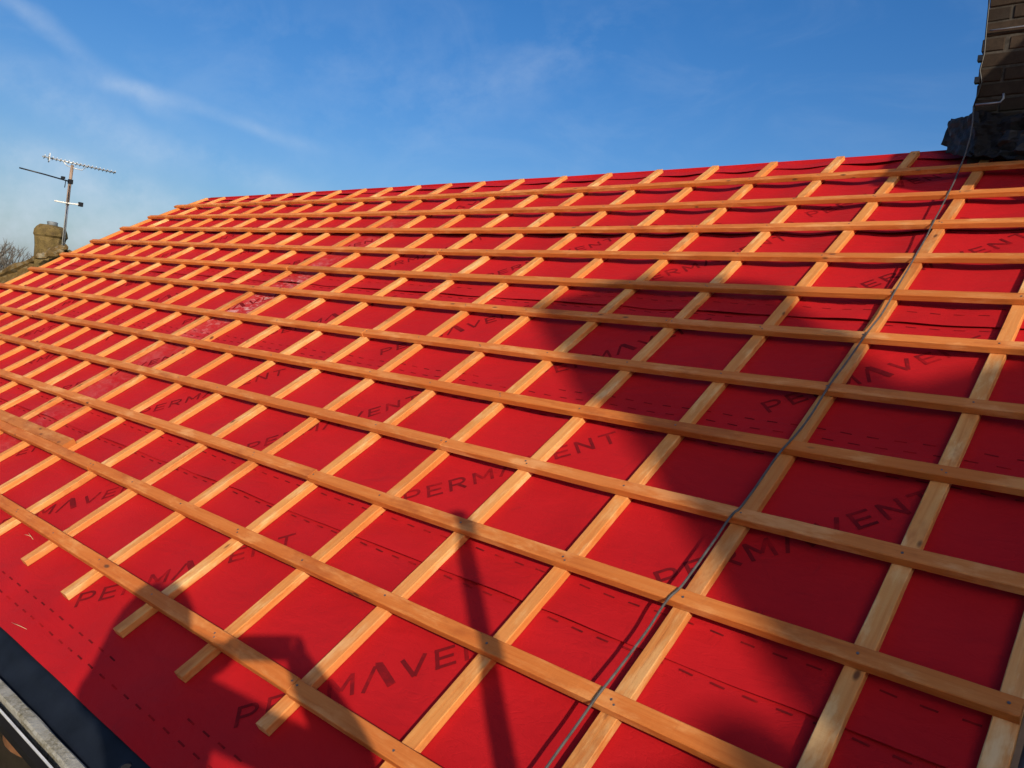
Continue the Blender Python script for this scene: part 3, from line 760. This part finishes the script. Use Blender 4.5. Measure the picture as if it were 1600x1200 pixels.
# a broken clay tile left on the boards
mb = MB(); q_ = at(40, 1165, 1.0) - CAM; p = CAM + q_*((PZ-CAM.z)/q_.z); 
rings = []
for s_i in (0, .15, .35, .6, .8, 1):
    hw_ = 0.055*(0.45 + 0.55*math.sin(math.pi*min(1, s_i*0.8+0.15))) ; ht = 0.03 + 0.02*math.sin(3*s_i)
    rings.append([Vector((p.x - 0.10 + 0.20*s_i, p.y + y_, PZ + 0.004 + z_)) for y_, z_ in ((-hw_, 0), (hw_, 0), (hw_*0.9, ht*0.8), (0, ht), (-hw_*0.9, ht*0.75))])
mb.sweep(rings); tag(mb.build('broken_tile', plain('orange_clay_tile', (0.17, 0.075, 0.032), 0.85, 0.2, 0.3, 20)), 'broken orange clay tile lying on the boards below the gutter', 'tile')

# added sheet on a frame, out of view, shaped to shade the chimney foot
ts = empty('blocker_frame', (0, 0, 0)); tag(ts, 'tarpaulin added out of view, shaped to darken the chimney foot', 'blocker')
mb = MB(); ids = []; ny, nz_ = 16, 8
for i in range(ny+1):
    row = []
    for j in range(nz_+1):
        y = -1.62 + 2.8*i/ny; zt = min(1.95, 1.445 + 0.85*(y+1.18)); zb = max(0.68, 1.02 - 1.4*(y+1.62)) + 0.02*math.sin(i*1.1); z = zb + max(0.02, zt-zb)*j/nz_
        row.append(mb.add([(2.5 + 0.05*nz(y*1.7, z*1.7) + 0.02*math.sin(y*9), y, z)])[0])
    ids.append(row)
for i in range(ny):
    for j in range(nz_): mb.face([ids[i][j], ids[i+1][j], ids[i+1][j+1], ids[i][j+1]], None, True)
o = mb.build('blocker_sheet', M_BLOCKER, ts); so = o.modifiers.new('thick', 'SOLIDIFY'); so.thickness = 0.004
for y in (-1.36, 1.12):
    mb = MB(); mb.tube([(2.56, y, GZ), (2.56, y, 1.30 if y < 0 else 2.05)], 0.0242, 10); mb.build('post', M_STEEL, ts)
mb = MB(); mb.tube([(2.56, -0.62, 1.96), (2.56, 1.3, 1.96)], 0.0242, 10); mb.build('rail', M_STEEL, ts)

# ------------------------------------------------------------------ neighbour's house to the right (casts the broad shadow)
nh = empty('neighbouring_house', (0, 0, 0)); tag(nh, 'tall neighbouring house whose chimney shadow falls across the right of the roof', 'house')
def gable(parent, x0, x1, y0, y1, zr, pit, matw, matr, th=0.06):
    xm = (x0+x1)/2; tp = math.tan(math.radians(pit))
    mb = MB(); t = th
    for sgn, xe in ((-1, x0-0.2), (1, x1+0.2)):
        zz = zr - abs(xe-xm)*tp
        a = [Vector((xm, y0, zr)), Vector((xm, y1, zr)), Vector((xe, y1, zz)), Vector((xe, y0, zz))]
        if sgn > 0: a = a[::-1]
        up = Vector((0, 0, -t)); mb.hexa([p+up for p in a] + a)
    mb.build('roof', matr, parent)
    mb = MB(); zz = zr - (xm-x0)*tp - 0.08
    i = mb.add([(x0, y0+.15, GZ), (x1, y0+.15, GZ), (x1, y0+.15, zz), (xm, y0+.15, zr-0.1), (x0, y0+.15, zz), (x0, y1-.15, GZ), (x1, y1-.15, GZ), (x1, y1-.15, zz), (xm, y1-.15, zr-0.1), (x0, y1-.15, zz)])
    mb.face(i[:5]); mb.face(i[5:][::-1])
    for k in (0, 1, 4): k2 = (k+1) % 5; mb.face([i[k2], i[k], i[k+5], i[k2+5]])
    return mb.build('wall', matw, parent)
w1 = gable(nh, 7.1, 10.9, -7.55, 2.5, 2.87, 54, M_STONE, M_TILE2)
w2 = gable(nh, 7.6, 10.4, -15.0, -7.65, 1.985, 48, M_STONE, M_TILE2)
mb = MB(); mb.box((9.0, -8.0, 1.95), (0.56, 0.52, 2.1)); mb.box((9.0, -8.015, 3.36), (0.62, 0.64, 0.72)); ch = mb.build('chimney_stack', M_STONE, nh)
mb = MB(); mb.box((9.0, -8.02, 3.77), (0.66, 0.70, 0.08)); mb.build('cap_course', M_MORT, ch)
mb = MB(); mb.tube([(9.0, -8.60, 1.90), (9.0, -8.60, 2.03), (9.0, -8.60, 2.06)], 0.09, 12, taper=[1, 1, 0.6]); mb.build('shadow_bump', M_TILE2, nh)  # added bump, shaped for the small blob along the shadow edge
for y in (-13, -10.5, -6, -3):
    z0 = -2.6 if y < -8 else -1.8
    xw = 7.6 if y < -8 else 7.1
    mb = MB(); mb.box((xw-0.01, y, z0), (0.06, 1.2, 1.2)); wf = mb.build('window', M_WHITE, nh)
    for q in (-0.28, 0.28):
        mb = MB(); mb.box((xw-0.035, y+q, z0), (0.03, 0.48, 1.06)); mb.build('pane', M_GLASS, wf)

# ------------------------------------------------------------------ older house beyond the left verge
TD = 13.0
lh = empty('mossy_house', (0, 0, 0)); tag(lh, 'old house with mossy tiled roof beyond the left verge', 'house')
pA, pB = at(0, 430, TD+0.3), at(100, 388, TD-0.3)
dirv = (pB-pA).normalized(); low = pA - dirv*5.0; high = pB + dirv*0.05
acr = Vector((0.98, 0.06, -0.16)).normalized()      # from the far verge towards us
acr = (acr - dirv*acr.dot(dirv)).normalized()
nrm = acr.cross(dirv).normalized()
if nrm.z < 0: nrm = -nrm
L_ = (high-low).length; Wd = 3.3
rows_n, cols_n = int(L_/0.26), 12
tile_mb = MB()
mb = MB(); slab_pts = [low-nrm*0.06, low+acr*Wd-nrm*0.06, high+acr*Wd-nrm*0.06, high-nrm*0.06]
mb.hexa([p-nrm*0.08 for p in slab_pts] + slab_pts); roof_l = mb.build('roof', M_TILE, lh)
tile_mesh = []
for s in range(3):
    m_ = MB(); tw, tl = 0.27, 0.33; n = 6; rr = random.Random(s)
    rings = []
    for k, t in enumerate((0, 1)):
        top = [Vector((tw*(i/n-0.5), tl*t, 0.022*math.cos(2*math.pi*i/n) + 0.03*(1-t) + rr.uniform(-.004, .004))) for i in range(n+1)]
        rings.append(top)
    a = m_.add(rings[0]); b = m_.add(rings[1]); c = m_.add([p-Vector((0, 0, 0.025)) for p in rings[0]])
    for i in range(n):
        m_.face([a[i], a[i+1], b[i+1], b[i]]); m_.face([c[i], c[i+1], a[i+1], a[i]])
    me = m_.mesh('tile'); me.materials.append(M_TILE); tile_mesh.append(me)
BM = Matrix((acr, dirv, nrm)).transposed().to_4x4()
cnt = 0
for r in range(rows_n-1, max(-1, rows_n-22), -1):
    for c in range(cols_n):
        o = D.objects.new('tile', tile_mesh[(r*5+c*3) % 3]); COL.objects.link(o); o.parent = roof_l
        p = low + dirv*(r*0.26) + acr*(0.14 + c*0.265) - nrm*0.03
        o.matrix_local = Matrix.Translation(p) @ BM @ Matrix.Rotation(random.uniform(-.04, .04), 4, 'X'); cnt += 1
mb = MB(); q = high + acr*Wd*0.5; mb.box((q.x, q.y+2.2, (GZ+q.z-0.9)/2), (Wd*0.9, 5.2, q.z-0.9-GZ)); mb.build('wall', M_WALL, lh)
# lichened verge bedding
mb = MB(); pth = [low + dirv*L_*k/40 + nrm*(0.015+0.05*nz(k*0.9, 3)) + acr*0.03*nz(k*.7, 8) for k in range(41)]
mb.tube(pth, 0.06, 7, False, [1+1.1*nz(k*0.93, 1) for k in range(41)]); mb.build('verge_bedding', M_TILE, roof_l)
# mossy chimney stub, slightly leaning
def pxring(cx, cy, hw, depth, n=14, sq=3.0):
    c = at(cx, cy, depth); s = depth/F_PX*hw; out = []
    for k in range(n):
        a = 2*math.pi*k/n; ca, sa = math.cos(a), math.sin(a)
        r = (abs(ca)**sq + abs(sa)**sq)**(-1/sq)
        out.append(c + Vector((RT.x, RT.y, 0)).normalized()*ca*r*s + Vector((-RT.y, RT.x, 0)).normalized()*sa*r*s)
    return out
mb = MB(); secs = [(77, 425, 19), (77, 402, 19.5), (77.5, 385, 19.5), (78.5, 372, 20), (79, 369, 22), (79.5, 362, 21.5), (80, 357, 19), (80.5, 353, 14)]
rings = []
for k, (x, y, hw) in enumerate(secs):
    r = pxring(x, y, hw, TD); rings.append([p + Vector((nz(p.x*6, p.z*6+k), nz(p.y*6, p.z*6, 4), 0.6*nz(p.x*9, p.y*9, k)))*0.022 for p in r])
mb.sweep(rings, smooth=False); chs = mb.build('chimney_stack', M_MOSS, lh)
mb = MB(); mb.sweep([pxring(82, 355, 7.5, TD, 10, 2), pxring(82, 350, 7.2, TD, 10, 2), pxring(82, 347.5, 7.8, TD, 10, 2), pxring(82, 346.5, 6.5, TD, 10, 2)], smooth=True)
mb.build('chimney_pot', plain('grey_pot', (0.15, 0.17, 0.19), 0.6, 0.3), chs)
mb = MB()
for q, (x_, y_, r_) in enumerate(((64, 402, .10), (72, 400, .09), (81, 399, .11), (90, 394, .10), (97, 389, .08))):
    c_ = at(x_, y_, TD-0.45); mb.tube([c_-RT*r_, c_-RT*r_*.3+UPV*.02, c_+RT*r_*.4+UPV*.015, c_+RT*r_], r_*.55, 7, False, [.4, 1+.3*nz(q, 2), .9, .4])
mb.build('flaunching', M_TILE, chs)
# ------------------------------------------------------------------ television aerial on that chimney
ta = empty('television_aerial', (0, 0, 0)); tag(ta, 'television aerial on a tall leaning mast beside the mossy chimney', 'aerial')
DA = TD - 0.35
mb = MB(); mb.tube([at(96.5, 402, DA), at(103, 340, DA), at(105.5, 318, DA)], 0.022, 9); mb.build('mast', M_ALU, ta)
mb = MB(); mb.tube([at(105.2, 321, DA), at(108, 295, DA), at(113, 258, DA)], 0.024, 9); mb.build('mast', M_RUST, ta)
b0, b1 = at(66, 244, DA-0.25), at(181, 270, DA+0.35)
mb = MB(); mb.tube([b0, b1], 0.011, 7); mb.build('boom', M_ALU, ta)
bd = (b1-b0).normalized(); el = bd.cross(Vector((0, 0, 1))).normalized()
for k in range(19):
    t = 0.03 + 0.95*k/18; p = b0.lerp(b1, t); hl = 0.085 if k > 1 else 0.12
    mb = MB(); mb.tube([p - el*hl - Vector((0, 0, .012)), p + el*hl + Vector((0, 0, .012))], 0.0065, 6); mb.build('element', M_ALU, ta)
mb = MB(); p = b0.lerp(b1, 0.085); mb.sweep([[p + el*a + Vector((0, 0, b)) + bd*c for a, b in ((-.1, -.06), (.1, -.06), (.1, .06), (-.1, .06))] for c in (0.0, 0.012)]); mb.build('reflector', M_ALU, ta)
mb = MB(); mb.tube([b0.lerp(b1, 0.27), b0.lerp(b1, 0.33) - Vector((0, 0, .06)), at(113, 262, DA), at(128, 266, DA), b0.lerp(b1, 0.60)], 0.007, 6); mb.build('support_arm', M_ALU, ta)
mb = MB(); mb.tube([at(30, 262, DA-0.5), at(70, 272.5, DA-0.3), at(110, 284, DA)], 0.011, 7); mb.build('dipole_rod', M_BLACK, ta)
mb = MB(); mb.box(at(110, 284, DA), (0.06, 0.06, 0.07)); mb.build('clamp', M_BLACK, ta)
mb = MB(); mb.box(at(98.5, 277.5, DA-.06), (0.05, 0.05, 0.035)); mb.tube([at(103, 281, DA), at(101, 293, DA)], 0.007, 6); mb.build('connector_box', M_BLACK, ta)
mb = MB(); mb.tube([at(85, 313.5, DA-0.1), at(106, 317.5, DA-.03), at(127, 320, DA)], 0.012, 7); mb.build('cross_arm', M_WHITE, ta)
mb = MB(); mb.box(at(126, 319.5, DA), (0.05, 0.06, 0.065)); mb.build('arm_box', M_BLACK, ta)
mb = MB(); mb.tube([at(108.5, 290, DA-.03), at(105, 318, DA-.045), at(101.5, 350, DA-.04), at(99, 372, DA-.05), at(98, 392, DA-.04)], 0.006, 6); mb.build('downlead', M_BLACK, ta)

# ------------------------------------------------------------------ bare trees behind
def bare_tree(px, py, depth, h, seed, label):
    rnd = random.Random(seed); top = at(px, py, depth); base = Vector((top.x, top.y, GZ))
    t = empty('bare_tree', base); tag(t, label, 'tree', 'bare trees behind the mossy roof')
    H_ = top.z - GZ; tr = MB(); cr = MB()
    fork = Vector((rnd.uniform(-.2, .2), rnd.uniform(-.2, .2), H_*0.45))
    tr.tube([(0, 0, -0.1), fork*0.5 + Vector((.05, 0, 0)), fork, fork + Vector((0.1, 0.05, H_*0.2))], 0.16, 8, taper=[1.2, 0.9, 0.7, 0.4])
    def grow(p, d, l, r, lev):
        q = p + d*l; mid = p.lerp(q, 0.5) + Vector((rnd.uniform(-1, 1), rnd.uniform(-1, 1), rnd.uniform(-.5, 1)))*l*0.08
        cr.tube([p, mid, q], r, 4 if lev > 1 else 5, taper=[1, 0.85, 0.65])
        if lev >= 5: return
        for k in range(3):
            nd = (d + Vector((rnd.uniform(-1, 1), rnd.uniform(-1, 1), rnd.uniform(-.35, .75)))*0.75).normalized()
            grow(p.lerp(q, rnd.uniform(0.55, 1.0)), nd, l*rnd.uniform(0.55, 0.78), r*0.58, lev+1)
    for k in range(6):
        a = k*1.05 + rnd.uniform(-.3, .3)
        grow(fork + Vector((0, 0, H_*0.03*k)), Vector((math.cos(a)*0.7, math.sin(a)*0.7, 0.9)).normalized(), H_*0.20, 0.06, 0)
    a = tr.build('trunk', M_BARK, t); b = cr.build('crown', M_BARK, t)
    return t
bare_tree(34, 376, 21, 6, 3, 'bare winter tree with the widest crown, just left of the mossy chimney')
bare_tree(-2, 398, 26, 6, 8, 'smaller bare winter tree cut by the left edge of the photo')

# ------------------------------------------------------------------ the photographer (shadow at lower left) and phone
PH = CAM - FWD*0.012
def cam_pt(f, r, z): return CAM + FWD*f + RT*r + UPV*z
flat_f = Vector((FWD.x, FWD.y, 0)).normalized(); flat_r = Vector((flat_f.y, -flat_f.x, 0))
def P(f, r, z): return CAM + flat_f*f + flat_r*r + UPV*z
head = P(-0.35, -0.335, 0.15)
mb = MB(); Mr = M3
mb.box(CAM - FWD*0.014 + RT*(-0.055) - (M3 @ Vector((0, 1, 0)))*0.018, (0.158, 0.075, 0.009), M3)
ph = mb.build('phone', M_BLACK); tag(ph, 'dark phone held up by the photographer whose shadow is at lower left', 'phone')
bv = ph.modifiers.new('bevel', 'BEVEL'); bv.width = 0.004; bv.segments = 2
foot_z = PZ
class Skel:
    def __init__(s): s.v, s.e, s.r = [], [], []
    def p(s, co, r, link=None):
        s.v.append(Vector(co)); s.r.append(r if isinstance(r, tuple) else (r, r)); i = len(s.v)-1
        if link is not None: s.e.append((link, i))
        return i
    def build(s, name, mat, parent=None, levels=2, root=0):
        m = D.meshes.new(name); m.from_pydata([tuple(x) for x in s.v], s.e, []); o = D.objects.new(name, m); COL.objects.link(o)
        m.materials.append(mat)
        k = o.modifiers.new('skin', 'SKIN'); k.use_smooth_shade = True
        for i, sv in enumerate(m.skin_vertices[0].data): sv.radius = s.r[i]; sv.use_root = (i == root)
        ss = o.modifiers.new('sub', 'SUBSURF'); ss.levels = levels; ss.render_levels = levels
        if parent: o.parent = parent
        return o
M_CLOTH = plain('navy_workwear', (0.03, 0.035, 0.05), 0.9, 0.1, 0.3, 20)
M_SKIN = plain('skin', (0.50, 0.30, 0.22), 0.55, 0.3, 0.1, 10)
M_HAIR = plain('dark_cap', (0.03, 0.025, 0.02), 0.8, 0.2)
def H_(df, dr, dz): return head + flat_f*df + flat_r*dr + UPV*dz
S = Skel()
hip_z = foot_z + 0.93 - head.z
pel = S.p(H_(-0.12, 0.02, hip_z), (0.17, 0.13))
wai = S.p(H_(-0.11, 0.14, hip_z+0.20), (0.20, 0.14), pel)
che = S.p(H_(-0.08, 0.17, -0.31), (0.25, 0.15), wai)
upc = S.p(H_(-0.06, 0.07, -0.19), (0.18, 0.12), che)
nk = S.p(H_(-0.03, 0, -0.13), (0.078, 0.075), upc)
h1 = S.p(H_(-0.005, 0, -0.06), (0.072, 0.082), nk); h2 = S.p(H_(0, 0, 0.02), (0.080, 0.098), h1); h3 = S.p(H_(-0.005, 0, 0.085), (0.062, 0.075), h2)
hands = []
for sgn, elbow, wrist in ((1, P(-0.24, 0.29, -0.23), P(-0.10, 0.11, -0.075)), (-1, P(-0.20, -0.30, 0.02), P(-0.10, -0.165, -0.05))):
    sh_ = S.p(H_(-0.05, 0.20 if sgn > 0 else -0.10, -0.20), 0.082, upc); e_ = S.p(elbow, 0.060, sh_)
    mid_ = S.p(elbow.lerp(wrist, 0.35), 0.066, e_); w_ = S.p(wrist, (0.052, 0.05), mid_)
    hands.append((sgn, wrist, w_))
    hp = S.p(H_(-0.12, 0.02+0.10*sgn, hip_z-0.06), 0.095, pel); kn = S.p(H_(-0.06, 0.02+0.13*sgn, foot_z+0.50-head.z), 0.066, hp)
    cf = S.p(H_(-0.11, 0.02+0.135*sgn, foot_z+0.34-head.z), 0.060, kn)
    an = S.p(H_(-0.13, 0.02+0.14*sgn, foot_z+0.09-head.z), 0.044, cf); tt_ = S.p(H_(0.06, 0.02+0.16*sgn, foot_z+0.045-head.z), (0.048, 0.036), an)
    # palm and fingers wrapped round the phone's end
    end = CAM - FWD*0.016 + RT*(0.024 if sgn > 0 else -0.134) - (M3 @ Vector((0, 1, 0)))*0.018
    palm = S.p(end - FWD*0.035 + RT*0.025*sgn - UPV*0.03, (0.036, 0.026), w_)
    for q in range(4):
        z_ = 0.024 - 0.019*q
        a_ = S.p(end - FWD*0.008 + RT*0.030*sgn + UPV*(z_-0.012), 0.0092, palm)
        b_ = S.p(end + FWD*0.010 + RT*0.020*sgn + UPV*z_, 0.0086, a_)
        S.p(end + FWD*0.0135 - RT*(0.006 - 0.003*q)*sgn + UPV*(z_+0.002), 0.0078, b_)
    t1 = S.p(end - FWD*0.030 + RT*0.002*sgn - UPV*0.004, 0.0105, palm); S.p(end - FWD*0.018 - RT*0.020*sgn + UPV*0.010, 0.0085, t1)
pers = empty('person', Vector((head.x, head.y, foot_z))); 
tag(pers, 'person in dark workwear holding up a phone, whose shadow falls at lower left', 'person')
body = S.build('body', M_CLOTH); part(body, pers)
hs_ = Skel(); a = hs_.p(H_(-0.005, 0, -0.05), (0.076, 0.086)); b = hs_.p(H_(0.006, 0, 0.01), (0.083, 0.101), a); c = hs_.p(H_(0.0, 0, 0.075), (0.070, 0.084), b); 
n_ = hs_.p(H_(0.108, 0, -0.02), 0.014, b)
hd = hs_.build('head', M_SKIN); part(hd, pers)
mb = MB(); rings = []
for z, r, x in ((-0.20, 0.150, -.04), (-0.13, 0.145, -.035), (-0.06, 0.138, -.03), (0.0, 0.132, -.03), (0.05, 0.118, -.03), (0.095, 0.09, -.03), (0.13, 0.056, -.03), (0.152, 0.026, -.035)):
    rings.append([H_(x + r*0.95*math.cos(2*math.pi*k/20), r*math.sin(2*math.pi*k/20), z) for k in range(20) if k not in (0, 1, 19)])
mb.sweep(rings, smooth=True, closed=False)
cap = mb.build('hood', M_CLOTH); so = cap.modifiers.new('thick', 'SOLIDIFY'); so.thickness = 0.006; part(cap, pers)
